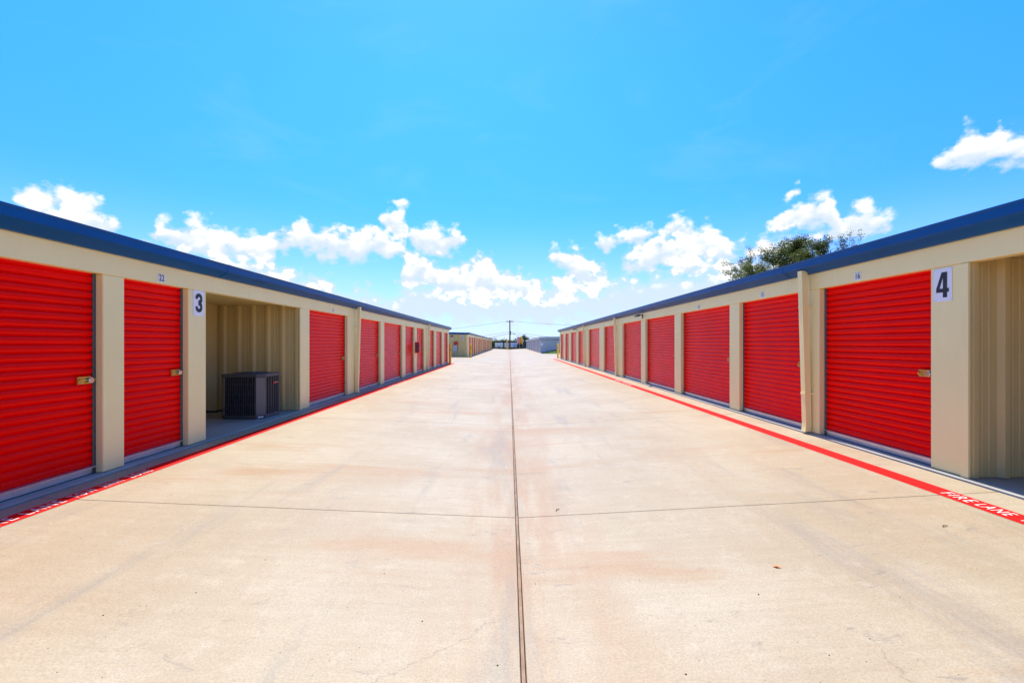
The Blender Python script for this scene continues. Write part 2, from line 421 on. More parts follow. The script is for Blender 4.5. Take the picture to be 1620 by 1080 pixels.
# ---------------------------------------------------------------- storage buildings
Z_OPEN, Z_HEAD, Z_UND, Z_TOP = 2.146, 2.375, 2.465, 2.565
PITCH = .0805
SLAT = [(0, 0), (.05, .001), (.12, .0095), (.24, .0185), (.42, .0225), (.62, .0225), (.82, .0165), (.93, .0060), (1, 0)]
RIB = [(0, 0), (.060, 0), (.066, .004), (.080, .004), (.086, 0), (.128, 0), (.134, .004), (.148, .004), (.154, 0), (.200, 0), (.226, .046), (.274, .046), (.3048, 0)]
DEPTH = 9.0
door_count = 0

def storage_building(xf, s, zb, y0, y1, pillars, alcoves, slatted, downs, label, latches=True, endpanels=False, name='storage_building'):
    """pillars: list of (ya,yb) sorted; openings lie between. d = distance out from the pillar fronts towards the drive."""
    root = empty(name, (xf, y0, zb)); tag(root, label, 'building', 'rows of red door storage buildings')
    fx = lambda p: (s * p[0], p[1] - y0, p[2])
    def part(nm, mat, fn, parent=root, bevel=0, fix=True):
        b = MB(fx); fn(b); return b.build(nm, mat, parent, fix=fix, bevel=bevel)
    part('floor_slab', M['floor'], lambda b: b.box(-DEPTH, .06, y0, y1, -.42, .02), bevel=.008)
    # header boards, one length between downspout joints
    cuts = [y0] + sorted(downs) + [y1]
    cuts = [c for i, c in enumerate(cuts) if i == 0 or c - cuts[i - 1] > 1.0]; cuts[-1] = y1
    for a, c in zip(cuts[:-1], cuts[1:]):
        part('header', M['beige'], lambda b: b.prism([(-.12, Z_OPEN), (.006, Z_OPEN), (.006, Z_HEAD + .02), (-.12, Z_HEAD + .02)], a + .002, c - .002), bevel=.004)
    # pillars
    for (a, c) in pillars:
        part('pillar', M['beige'], lambda b: b.box(-.118, 0, a, c, .024, Z_OPEN - .001), bevel=.007)
    # gutter in lengths
    n = max(1, round((y1 - y0) / 6.1)); w = (y1 - y0 + .1) / n
    prof = [(-.02, Z_HEAD), (.045, Z_HEAD + .004), (.165, Z_UND - .012), (.18, Z_UND), (.186, Z_TOP - .022), (.196, Z_TOP - .012), (.196, Z_TOP), (.172, Z_TOP), (.170, Z_UND + .012), (.04, Z_HEAD + .03), (-.02, Z_HEAD + .03)]
    for i in range(n):
        ya = y0 - .05 + i * w
        gt = part('gutter', M['blue'], lambda b: b.prism(prof, ya + .0015, ya + w - .0015))
        if i: part('lap_joint', M['blue'], lambda b: b.prism([(.05, Z_HEAD + .001), (.167, Z_UND - .016), (.183, Z_UND - .001), (.189, Z_TOP - .024), (.199, Z_TOP - .012), (.199, Z_TOP + .002), (.186, Z_TOP + .002), (.183, Z_UND + .01), (.05, Z_HEAD + .01)], ya - .035, ya + .012), gt)
    # roof: low double pitch, thin metal on a solid core
    rz = lambda d: Z_TOP - .035 + .022 * min(d, DEPTH - d)
    rf = part('roof', M['roof'], lambda b: b.prism([(.02, rz(0) - .09), (.165, rz(0) - .02), (.165, rz(0)), (-DEPTH / 2, rz(DEPTH / 2)), (-DEPTH - .1, rz(0)), (-DEPTH - .1, rz(0) - .09)], y0 - .04, y1 + .04))
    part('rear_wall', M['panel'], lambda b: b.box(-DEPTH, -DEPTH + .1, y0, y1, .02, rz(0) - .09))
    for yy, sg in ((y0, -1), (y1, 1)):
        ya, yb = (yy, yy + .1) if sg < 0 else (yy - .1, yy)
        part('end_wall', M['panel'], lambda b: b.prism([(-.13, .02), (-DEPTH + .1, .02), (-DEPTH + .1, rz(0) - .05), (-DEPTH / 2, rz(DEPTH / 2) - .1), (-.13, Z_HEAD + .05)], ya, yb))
        part('gable_trim', M['blue'], lambda b: b.prism([(.0, Z_HEAD - .02), (-DEPTH / 2, Z_HEAD + .08), (-DEPTH, Z_HEAD - .02), (-DEPTH, rz(0) + .03), (-DEPTH / 2, rz(DEPTH / 2) + .03), (.17, Z_TOP + .004), (.17, Z_UND - .03), (.0, Z_HEAD - .02)][:-1], yy + sg * .055, yy + sg * .085))
    if endpanels:
        part('corner_trim', M['beige'], lambda b: b.box(-.16, .004, y0 - .045, y0 - .002, .024, Z_HEAD - .02))
        for i in range(9):
            d0 = -.17 - i * .9144
            def pn(b, d0=d0):
                pr = [(d0 - q * .3048 - pa, y0 - .006 - ph) for q in range(3) for pa, ph in (RIB if q == 2 else RIB[:-1])]
                b.prism(pr, .03, Z_HEAD + .0, axis='z', closed=False, caps=False)
            if d0 - .92 > -DEPTH: part('wall_panel', M['panel'], pn, fix=False)
    # openings
    for i in range(len(pillars) - 1):
        a, c = pillars[i][1], pillars[i + 1][0]
        if i in alcoves:
            AD = 1.72
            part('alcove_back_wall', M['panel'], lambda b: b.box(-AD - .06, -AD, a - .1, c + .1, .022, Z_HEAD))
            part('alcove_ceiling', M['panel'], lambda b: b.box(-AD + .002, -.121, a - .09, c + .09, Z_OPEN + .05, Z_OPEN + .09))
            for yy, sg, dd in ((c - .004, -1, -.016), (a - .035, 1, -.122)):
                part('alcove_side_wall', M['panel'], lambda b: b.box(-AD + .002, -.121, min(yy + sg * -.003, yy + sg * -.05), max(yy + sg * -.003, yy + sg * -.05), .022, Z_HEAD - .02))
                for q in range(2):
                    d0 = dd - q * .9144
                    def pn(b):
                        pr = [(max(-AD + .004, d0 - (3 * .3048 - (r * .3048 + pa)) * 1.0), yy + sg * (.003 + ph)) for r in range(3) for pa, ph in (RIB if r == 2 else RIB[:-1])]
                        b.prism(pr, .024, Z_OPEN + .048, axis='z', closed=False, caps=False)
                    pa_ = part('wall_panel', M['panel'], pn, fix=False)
                    if q == 0:
                        def scr(b):
                            for r in range(3):
                                for zz in (.25, 1.05, 1.85):
                                    b.box(d0 - .03 - r * .3048, d0 - .022 - r * .3048, yy + sg * .012 - .012, yy + sg * .012 + .012, zz, zz + .008)
                        o = part('panel_screws', M['galv'], scr, pa_); o['kind'] = 'stuff'
            part('corner_trim', M['beige'], lambda b: b.box(-.014, .012, c - .052, c + .026, .024, Z_OPEN - .004), bevel=.003)
            continue
        dep = -.105
        door = part('roll_up_door', M['red'], lambda b: b.box(dep - .02, dep - .003, a - .03, c + .03, .10, Z_OPEN + .06))
        wd = c - a
        g = .035
        nsl = int((Z_OPEN + .04 - .105) / PITCH) + 1
        if i in slatted:
            b = MB(lambda p: (s * p[0], p[1], p[2]))
            b.prism([(dep + h_, t_ * PITCH) for t_, h_ in SLAT], a + g * .4, c - g * .4, closed=False, caps=False, smooth=True)
            b.v = [(v[0], v[1] - y0, v[2]) for v in b.v]
            me = b.mesh('slat', M['red'], fix=False)
            for q in range(nsl): link('slat', me, door, (0, 0, .105 + q * PITCH))
        else:
            def cur(b):
                pr = []
                for q in range(nsl): pr += [(dep + h_, .105 + (q + t_) * PITCH) for t_, h_ in SLAT[:-1:1 if c < 24 else 2]]
                pr.append((dep, .105 + nsl * PITCH))
                b.prism(pr, a + g * .4, c - g * .4, closed=False, caps=False, smooth=True)
            part('curtain', M['red'], cur, door, fix=False)
        part('bottom_bar', M['galv'], lambda b: b.prism([(dep - .002, .026), (dep + .02, .026), (dep + .022, .088), (dep + .050, .092), (dep + .050, .099), (dep + .012, .104), (dep - .002, .104)], a + .012, c - .012), door)
        part('threshold_seal', M['black'], lambda b: b.box(dep + .0, dep + .03, a + .012, c - .012, .0205, .0255), door)
        for yy, w2 in ((a, 1), (c, -1)):
            part('guide', M['guide'], lambda b: b.prism([(dep - .002, yy + w2 * .001), (dep - .002, yy + w2 * g), (dep + .026, yy + w2 * g), (dep + .026, yy + w2 * (g - .004)), (dep + .03, yy + w2 * (g - .012)), (dep + .03, yy + w2 * .001)], .021, Z_OPEN - .002, axis='z'), door)
        if latches:
            yl = (c - g) if s > 0 else (a + g)       # far jamb on the left row, near jamb on the right row
            w2 = -1 if s > 0 else 1
            zl = 1.02
            def latch(b):
                q = lambda u0, u1: (min(yl + w2 * u0, yl + w2 * u1), max(yl + w2 * u0, yl + w2 * u1))
                A = q(.03, .165); b.box(dep + .012, dep + .026, A[0], A[1], zl - .036, zl + .036)
                A = q(.03, .175); b.box(dep + .026, dep + .040, A[0], A[1], zl + .022, zl + .038); b.box(dep + .026, dep + .040, A[0], A[1], zl - .038, zl - .022)
                A = q(-.02, .15); b.box(dep + .028, dep + .040, A[0], A[1], zl - .012, zl + .012)
                A = q(.14, .18); b.box(dep + .026, dep + .050, A[0], A[1], zl - .016, zl + .004)
            lt = part('latch', M['brass'], latch, door, bevel=.0015)
            def lock(b):
                cy, rr, nn = yl + w2 * .045, .030, 16
                pts = [(cy + rr * math.cos(2 * math.pi * t / nn), zl - .004 + rr * math.sin(2 * math.pi * t / nn)) for t in range(nn)]
                b.prism(pts, dep + .040, dep + .062, axis='x')
            part('disc_lock', M['steel'], lock, door, bevel=.003)
    # downspouts lean in from the gutter lip to the wall foot
    for yd in downs:
        def dsp(b):
            pts = [(.122, Z_UND - .035), (.118, Z_UND - .11), (.056, .16), (.058, .10), (.066, .035)]
            hw = .048
            for (p0, p1) in zip(pts[:-1], pts[1:]):
                o0, o1 = (-.042, .042)
                vs = []
                for (d, z) in (p0, p1):
                    vs += [(d + o0, yd - hw, z), (d + o1, yd - hw, z), (d + o1, yd + hw, z), (d + o0, yd + hw, z)]
                b.add(vs, [(0, 1, 5, 4), (1, 2, 6, 5), (2, 3, 7, 6), (3, 0, 4, 7)])
            for zz, dd in ((1.9, .102), (.6, .070)):
                b.box(dd - .085, dd + .047, yd - hw - .004, yd + hw + .004, zz - .015, zz + .015)
        part('downspout', M['beige'], dsp)
    return root

YL = lambda u: 700 * -XL / (VPU - u)
YR = lambda u: 700 * XR / (u - VPU)
Lp = [(-6.0, -5.65), (-2.55, -2.2), (1.3, 1.62)] + [(YL(a), YL(b_)) for a, b_ in ((163, 197), (298, 326), (476, 489.7), (550, 566), (602.3, 608), (636.6, 641.5), (655.6, 659.4), (671, 678), (687.2, 689.9), (699.5, 702.2))] + [(YB1 - .55, YB1)]
bl = storage_building(XL, 1, 0.0, -6.0, YB1, Lp, {4}, {2, 3}, [YL(561.5), YL(675.5)],
    'long beige storage building on the left with the number 3 plate and air conditioner alcove')
Rp = [(-6.0, -5.65), (-2.3, -1.95), (1.15, 1.5), (YR(1525), YR(1472)), (YR(1296), YR(1270))] + [(YR(a), YR(b_)) for a, b_ in ((1169.4, 1154), (1077, 1067), (1020.8, 1014), (984.5, 975.5), (955, 948.3), (931, 925.2), (914.5, 912), (903, 900), (894.2, 891.7))] + [(YR1 - .6, YR1)]
br = storage_building(XR, -1, ZR, -6.0, YR1, Rp, {2}, {3}, [6.63, YR(977), YR(926.3)],
    'long beige storage building on the right with the number 4 plate and a tree behind')
p2 = []; y = YB2; 
while y < 107: p2.append((y, y + .5)); y += 3.25
p2.append((y, y + .5))
b2 = storage_building(XL, 1, 0.0, YB2, p2[-1][1], p2, set(), set(), [YB2 + 9.9, YB2 + 22.9, YB2 + 35.9, YB2 + 48.9],
    'farther beige storage building beyond the cross aisle on the left, end wall facing', latches=False, endpanels=True)

# grey metal building far right
gy0, gy1, gx = YG, 118.0, 4.42
g = empty('metal_storage_building', (gx, gy0, ZR)); tag(g, 'light grey metal storage building far off on the right beside grass', 'building')
def gp(nm, mat, fn, parent=g, bevel=0):
    b = MB(lambda p: (p[0], p[1] - gy0, p[2])); fn(b); return b.build(nm, mat, parent, bevel=bevel)
gp('wall', M['greywall'], lambda b: b.box(.08, 12, gy0 + .05, gy1, -.4, 1.95))
gp('roof', M['greywall'], lambda b: b.prism([(-.12, 1.95), (6, 2.02), (12.1, 1.95), (12.1, 2.32), (6, 2.42), (-.12, 2.32)], gy0 - .1, gy1 + .1))
gp('eave_trim', M['guide'], lambda b: b.box(-.0, 12.05, gy0 - .04, gy1, 1.90, 1.948))
for i in range(12):
    gp('wall_panel', M['greywall'], lambda b: b.box(.1 + i * .98, .1 + i * .98 + .965, gy0 + .0, gy0 + .049, -.3, 1.899), bevel=.006)
for i in range(16):
    ya = gy0 + .25 + i * 3.35
    gp('door', M['greydoor'], lambda b: b.box(.05, .079, ya + .2, ya + 2.9, .0, 1.8), bevel=.006)
    gp('post', M['cream'] if i % 3 == 0 else M['greywall'], lambda b: b.box(0, .079, ya - .15, ya + .05, -.2, 1.899), bevel=.006)
gp('notice_plate', M['white'], lambda b: b.box(.12, .42, gy0 - .012, gy0 - .001, 1.05, 1.45))

# ---------------------------------------------------------------- painted fire lane lines with lettering
def text_mesh(txt, size, offset=0.0, sx=1.0, space=1.0):
    cu = bpy.data.curves.new('t', 'FONT'); cu.body = txt; cu.size = size; cu.offset = offset; cu.space_character = space
    cu.align_x = 'CENTER'; cu.align_y = 'CENTER'; cu.resolution_u = 3
    ob = bpy.data.objects.new('t', cu); COL.objects.link(ob)
    dg = bpy.context.evaluated_depsgraph_get(); me = bpy.data.meshes.new_from_object(ob.evaluated_get(dg))
    bpy.data.objects.remove(ob); bpy.data.curves.remove(cu)
    me.transform(Matrix.Diagonal((sx, 1, 1, 1))); me.materials.clear()
    return me
def stripe(xa, xb, ya, yb, label, words, s):
    """words: (text, start y, end y); text reads from the drive"""
    b = MB(); n = int((yb - ya) / 1.5)
    for i in range(n):
        y0, y1 = ya + (yb - ya) * i / n, ya + (yb - ya) * (i + 1) / n
        b.add([(xa, y0, gz(xa) + .004), (xb, y0, gz(xb) + .004), (xb, y1, gz(xb) + .004), (xa, y1, gz(xa) + .004)], [(0, 1, 2, 3)])
    o = b.build('fire_lane_line', M['redline']); tag(o, label, 'painted line', kind='structure')
    xm = (xa + xb) / 2; slope = math.atan2(gz(xb) - gz(xa), xb - xa)
    for (txt, y0, y1) in words:
        me = text_mesh(txt, .145, .0, 1.0, 1.22)
        xs = [v.co.x for v in me.vertices]; ys = [v.co.y for v in me.vertices]
        me.transform(Matrix.Translation((-(min(xs) + max(xs)) / 2, -(min(ys) + max(ys)) / 2, 0)))
        me.transform(Matrix.Diagonal(((y1 - y0) / (max(xs) - min(xs)), .102 / (max(ys) - min(ys)), 1, 1)))
        hatch(me, M['lettering'])
        t_ = link('lettering', me, o, (xm, (y0 + y1) / 2, gz(xm) + .008))
        t_.rotation_euler = (Matrix.Rotation(-slope, 4, 'Y') @ Matrix.Rotation(R(90) if s > 0 else R(-90), 4, 'Z')).to_euler()
    return o
def yl_(u, x): return 700 * abs(x) / abs(u - VPU)
xl0, xl1 = -4.085, -3.925
wl = [('FIRE', yl_(-42, -4), yl_(22, -4)), ('LANE', yl_(38, -4), yl_(99, -4)), ('TOW', yl_(113, -4), yl_(151, -4)), ('AWAY', yl_(161, -4), yl_(194, -4)), ('ZONE', yl_(203, -4), yl_(237, -4)),
      ('FIRE', 14.6, 14.95), ('LANE', 15.05, 15.4), ('TOW', 15.7, 15.98), ('AWAY', 16.08, 16.45), ('ZONE', 16.55, 16.9)]
stripe(xl0, xl1, -6, YB1 + .3, 'red fire lane line along the left building, half in its shadow', wl, 1)
xr0, xr1 = 3.905, 4.085
wr = [('FIRE', yl_(1541, 4), yl_(1497, 4)), ('LANE', yl_(1603, 4), yl_(1551, 4)), ('TOW', 3.18, 3.44), ('AWAY', 2.73, 3.08), ('ZONE', 2.3, 2.63),
      ('FIRE', 16.4, 16.75), ('LANE', 15.95, 16.3), ('TOW', 15.4, 15.65), ('AWAY', 14.95, 15.3), ('ZONE', 14.5, 14.85)]
stripe(xr0, xr1, -6, YR1 + .3, 'sunlit red fire lane line along the right building', wr, -1)

# ---------------------------------------------------------------- signs
def ribbon(path, hw):
    pts = [Vector((a, c)) for a, c in path]; vs = []
    for i, p in enumerate(pts):
        t = (pts[min(i + 1, len(pts) - 1)] - pts[max(i - 1, 0)]).normalized(); nrm = Vector((-t.y, t.x))
        vs += [tuple(p + nrm * hw), tuple(p - nrm * hw)]
    return vs, [(2 * i, 2 * i + 1, 2 * i + 3, 2 * i + 2) for i in range(len(pts) - 1)]
def arc(cx, cy, rx, ry, a0, a1, n=8): return [(cx + rx * math.cos(R(a0 + (a1 - a0) * i / n)), cy + ry * math.sin(R(a0 + (a1 - a0) * i / n))) for i in range(n + 1)]
def digit(ch):
    """heavy condensed figure in a 0.56 x 1 cell, as (verts, faces) pieces that butt without overlap"""
    if ch == '4':
        return [([(.31, 0), (.50, 0), (.50, .205), (.58, .205), (.58, .355), (.50, .355), (.50, 1), (.31, 1)], [(0, 1, 2, 5, 6, 7), (2, 3, 4, 5)]),
                ([(0, .205), (.31, .205), (.31, .355), (.155, .355), (0, .355)], [(0, 1, 2, 3, 4)]),
                ([(0, .355), (.155, .355), (.31, .80), (.31, 1.0), (.25, 1.0)], [(0, 1, 2, 3, 4)])]
    hw = .092
    if ch == '3':
        up = [(.095, .70), (.095, .78)] + arc(.28, .78, .185, .125, 180, 0, 12) + [(.465, .66)] + arc(.36, .655, .105, .09, 0, -90, 6) + [(.24, .565)]
        up = [(a, c) for a, c in up]
        lo = [(a, 1.03 - c) for a, c in up]
        ru, fu = ribbon(up, hw); rl, fl = ribbon(lo, hw)
        ru = [(a, max(c, .516)) for a, c in ru]; rl = [(a, min(c, .514)) for a, c in rl]
        return [(ru, fu), (rl, fl)]
    if ch == '2':
        up = [(.095, .68), (.095, .78)] + arc(.28, .78, .185, .125, 180, 0, 12) + [(.465, .70), (.43, .58), (.19, .30), (.12, .16)]
        ru, fu = ribbon(up, hw)
        return [(ru, fu), ([(.03, 0), (.55, 0), (.55, .15), (.03, .15)], [(0, 1, 2, 3)])]
def plate_sign(name, pos, face, w, h, label, figs=None, txt=None, group=None):
    """pos: centre on the wall; face: 'L' looks to +x, 'R' looks to -x, 'F' looks to -y"""
    rz = {'L': R(90), 'R': R(-90), 'F': 0}[face]
    root = empty(name, pos, rz); tag(root, label, 'sign', group)
    b = MB(); b.box(-w / 2, w / 2, -.004, -.0005, -h / 2, h / 2); b.build('plate', M['white'], root, bevel=.001)
    if figs:
        sc = h * .76
        tw = .60 * sc * len(figs)
        for i, ch in enumerate(figs):
            b = MB()
            for vs, fs in digit(ch): b.add([((a - .28) * sc * .88 + (i - (len(figs) - 1) / 2) * .62 * sc, -.0065, (c - .5) * sc) for a, c in vs], fs)
            b.build('figure', M['black'], root)
        b = MB()
        for ax in (-1, 1):
            for az_ in (-1, 1): b.box(ax * w * .43 - .004, ax * w * .43 + .004, -.007, -.0045, az_ * h * .46 - .004, az_ * h * .46 + .004)
        for j in range(0): pass
        b.build('screws', M['galv'], root)
    if txt:
        me = text_mesh(txt, h * 1.12, .0016, .72, 1.06); hatch(me, M['black'])
        me.transform(Matrix.Rotation(R(90), 4, 'X')); t_ = link('figure', me, root, (0, -.0065, -.0))
    return root
P4c = (YR(1476) + YR(1508)) / 2
plate_sign('number_sign', (XR - .001, P4c, ZR + 1.955), 'R', .198, .345, 'white plate with a bold black 4 on the right building', '4')
P3c = (Lp[4][0] + Lp[4][1]) / 2
plate_sign('number_sign', (XL + .001, P3c + .02, 1.965), 'L', .215, .36, 'white plate with a bold black 3 beside the open alcove', '3')
plate_sign('number_sign', (-4.98, YB2 - .04, 2.02), 'F', .26, .44, 'white plate with a black 2 on the far end wall', '2')
def unit(n, side, y, lab):
    if side == 'L': plate_sign('unit_number', (XL + .007, y, 2.215), 'L', .10, .10, lab, txt=n, group='unit numbers over the doors')
    else: plate_sign('unit_number', (XR - .007, y, ZR + 2.215), 'R', .10, .10, lab, txt=n, group='unit numbers over the doors')
unit('22', 'L', 5.52, 'small white unit number 22 above the narrow red door')
unit('21', 'L', 10.9, 'small white unit number 21 over the door just past the alcove')
unit('16', 'R', YR(1358), 'small white unit number 16 above the nearest right door')
unit('15', 'R', YR(1207), 'small white unit number 15 above a right door')
unit('14', 'R', YR(1106), 'small white unit number 14 above the third right door')

# ---------------------------------------------------------------- air conditioner
ac = empty('air_conditioner', (-4.92, 8.44, .02)); tag(ac, 'dark grey outdoor air conditioner unit standing in the left alcove', 'air conditioner')
AW, AD_, AH, CH = .40, .36, .82, .11
def octo(w, d, c): return [(-w + c, -d), (w - c, -d), (w, -d + c), (w, d - c), (w - c, d), (-w + c, d), (-w, d - c), (-w, -d + c)]
b = MB(); b.prism(octo(AW, AD_, CH), .0, .07, axis='z'); b.build('base_pan', M['acdark'], ac, bevel=.006)
b = MB(); b.prism(octo(AW - .03, AD_ - .03, CH - .01), .07, AH - .06, axis='z'); b.build('coil', M['black'], ac)
b = MB(); b.prism(octo(AW + .012, AD_ + .012, CH), AH - .06, AH, axis='z'); b.build('top_cap', M['acdark'], ac, bevel=.012)
for cx, cy, ang in ((AW - CH / 2, -AD_ + CH / 2, 45), (AW - CH / 2, AD_ - CH / 2, 135), (-AW + CH / 2, AD_ - CH / 2, 225), (-AW + CH / 2, -AD_ + CH / 2, 315)):
    b = MB(); b.box(-.083, .083, -.008, .008, .07, AH - .06)
    b.build('corner_panel', M['acgrey'], ac, (cx, cy, 0), (0, 0, R(ang)), bevel=.004)
def lv(x, y, rz, n):
    for i in range(n):
        b = MB(); b.prism([(-.004, -.012), (.004, -.012), (.009, .012), (.001, .012)], .07, AH - .06, axis='z')
        t_ = (i - (n - 1) / 2)
        yield b
bar = MB(); bar.prism([(-.005, -.014), (.004, -.014), (.012, .014), (.003, .014)], .07, AH - .06, axis='z'); barm = bar.mesh('louvre_bar', M['acgrey'])
finm = MB(); finm.prism([(-.005, -.010), (.005, -.010), (.005, .010), (-.005, .010)], .07, AH - .06, axis='z'); finm = finm.mesh('louvre_bar', M['acdark'])
for i in range(6):
    for sx in (-1, 1): link('louvre_bar', barm, ac, (sx * (AW - .012), -.21 + i * .084, 0), (0, 0, R(90)))
for i in range(14):
    for sy in (-1, 1): link('louvre_bar', finm, ac, (-.26 + i * .04, sy * (AD_ - .012), 0))
for zz in (.25, .45, .63):
    b = MB(); b.box(-.28, .28, -AD_ + .004, -AD_ + .012, zz, zz + .012); b.build('louvre_rail', M['acdark'], ac)
b = MB()
for i in range(7):
    rr = .05 + i * .04
    b.tube([(rr * math.cos(2 * math.pi * q / 24), rr * math.sin(2 * math.pi * q / 24), AH + .022 - .012 * i / 6) for q in range(25)], .004, 5)
for q in range(8): b.tube([(.03 * math.cos(q * math.pi / 4), .03 * math.sin(q * math.pi / 4), AH + .024), (.30 * math.cos(q * math.pi / 4), .30 * math.sin(q * math.pi / 4), AH + .006)], .004, 5)
b.build('fan_grille', M['acdark'], ac)
bd = MB(); bd.box(AW + .004, AW + .008, .02, .15, AH - .20, AH - .165); bdo = bd.build('badge', M['redbox'], ac)
gb = MB(); gb.box(AW + .004, AW + .009, .155, .185, AH - .195, AH - .165)
mg = paint('green_mark', (.05, .35, .12), .5); gb.build('badge_mark', mg, bdo)
b = MB(); b.box(AW - .14, AW - .06, -AD_ - .002 + .02, -AD_ + .03, .02, .04); 
stk = MB(); stk.box(-.045, .045, -.0015, .0015, -.012, .012); stk.build('sticker', M['white'], ac, (AW - CH / 2 + .003, -AD_ + CH / 2 - .003, .035), (0, 0, R(45)))
b = MB(); b.tube([(-.30, -.30, .16), (-.42, -.34, .15), (-.55, -.22, .12), (-.80, -.1, .10), (-1.1, -.05, .25)], .022, 8); b.build('refrigerant_line', M['black'], ac)

# ---------------------------------------------------------------- bollards
def bollard():
    o = empty('bollard'); tag(o, 'x', 'bollard', 'yellow steel bollards at building corners')
    b = MB(); b.lathe([(.082, -.3), (.082, 1.28)], seg=18); b.build('post', M['yellow'], o)
    b = MB(); b.lathe([(.084, 1.28), (.084, 1.30), (.075, 1.345), (.05, 1.375), (.0, 1.388)], seg=18); b.build('cap', M['yellow'], o)
    b = MB(); b.lathe([(.083, .985), (.088, .99), (.088, 1.02), (.083, 1.025)], seg=18); b.build('band', M['guide'], o)
    return o
bo = bollard(); bo.location = (-4.12, 30.7, -.01); bo['label'] = 'yellow bollard at the far corner of the left building'
o = copy_tree(bo, None, (XL + .35, YB2 - .6, -.03)); o['label'] = 'yellow bollard before the end wall of the farther left building'
o = copy_tree(bo, None, (4.48, YR1 + 1.2, .05)); o['label'] = 'yellow bollard at the far corner of the right building'

# ---------------------------------------------------------------- wall fittings
def wall_light(loc, s, label):
    o = empty('wall_light', loc); tag(o, label, 'wall light', 'dark lamps under the eaves')
    b = MB(); b.box(-.006 if s < 0 else 0, 0 if s < 0 else .006, -.05, .05, -.07, .07); b.build('mounting_plate', M['black'], o)
    b = MB(); b.tube([(0, 0, .03), (s * .12, 0, .05), (s * .18, 0, .03)], .014, 8); b.build('arm', M['black'], o)
    b = MB(); b.prism([(s * .10, -.0), (s * .26, -.03), (s * .26, .02), (s * .18, .06), (s * .10, .06)], -.09, .09); b.build('lamp_head', M['guide'], o, bevel=.004)
    return o
wall_light((XR - .012, YR(1017), ZR + 2.27), -1, 'dark lamp above the fourth pillar of the right row')
wall_light((XR - .012, YR(913.2), ZR + 2.27), -1, 'dark lamp under the eave near the right row far end')
lt = empty('wall_light', (-6.05, YB2 - .04, 2.12)); tag(lt, 'lamp high on the farther left end wall', 'wall light', 'dark lamps under the eaves')
b = MB(); b.box(-.12, .12, -.10, 0, -.02, .12); b.build('lamp_head', M['black'], lt, bevel=.01)
b = MB(); b.box(-.09, .09, -.12, -.02, -.10, -.022); b.build('lens', M['white'], lt, bevel=.01)
ex = empty('extinguisher_cabinet', (XL + .001, (Lp[9][0] + Lp[9][1]) / 2, 1.22)); tag(ex, 'red fire extinguisher cabinet on a pillar of the left row', 'cabinet')
b = MB(); b.box(0, .19, -.15, .15, -.25, .25); b.build('box', M['redbox'], ex, bevel=.008)
b = MB(); b.box(.191, .197, -.12, .12, -.21, .21); b.build('door', M['redbox'], ex, bevel=.003)
b = MB(); b.box(-.02 + .06, .15, -.154, -.151, -.17, .17); b.build('window', M['guide'], ex)
mt = empty('electric_meter', (-5.72, YB2 - .045, .2)); tag(mt, 'grey electric panel on the farther left end wall', 'electric panel')
b = MB(); b.box(-.22, .22, -.16, 0, .35, 1.05); b.build('panel_box', M['greydoor'], mt, bevel=.01)
b = MB(); b.box(-.05, .05, -.08, 0, -.2, .35); b.build('conduit', M['greydoor'], mt)
al = empty('alarm_box', (-5.65, YB2 - .045, 1.27)); tag(al, 'red alarm box above the grey panel', 'alarm box')
b = MB(); b.box(-.2, .2, -.18, 0, 0, .34); b.build('box', M['redbox'], al, bevel=.012)
b = MB(); b.box(-.12, .12, -.186, -.181, .08, .26); b.build('cover', M['redbox'], al)

# ---------------------------------------------------------------- trees
def leaf_cloud(rng, pts, n, rad, size, squash=.8):
    vs, fs = [], []
    for _ in range(n):
        p, pr = rng.choice(pts)
        while True:
            q = Vector((rng.uniform(-1, 1), rng.uniform(-1, 1), rng.uniform(-1, 1)))
            if q.length < 1: break
        c = Vector(p) + Vector((q.x, q.y, q.z * squash)) * rad * pr
        a = Vector((rng.gauss(0, 1), rng.gauss(0, 1), rng.gauss(0, .6))).normalized()
        b_ = a.cross(Vector((rng.gauss(0, 1), rng.gauss(0, 1), rng.gauss(0, 1)))).normalized()
        l, w = size * rng.uniform(.7, 1.35), size * rng.uniform(.35, .6)
        k = len(vs)
        vs += [tuple(c - a * l * .5), tuple(c + b_ * w * .5 + a * l * .05), tuple(c + a * l * .55), tuple(c - b_ * w * .5 + a * l * .05)]
        fs.append((k, k + 1, k + 2, k + 3))
    return vs, fs
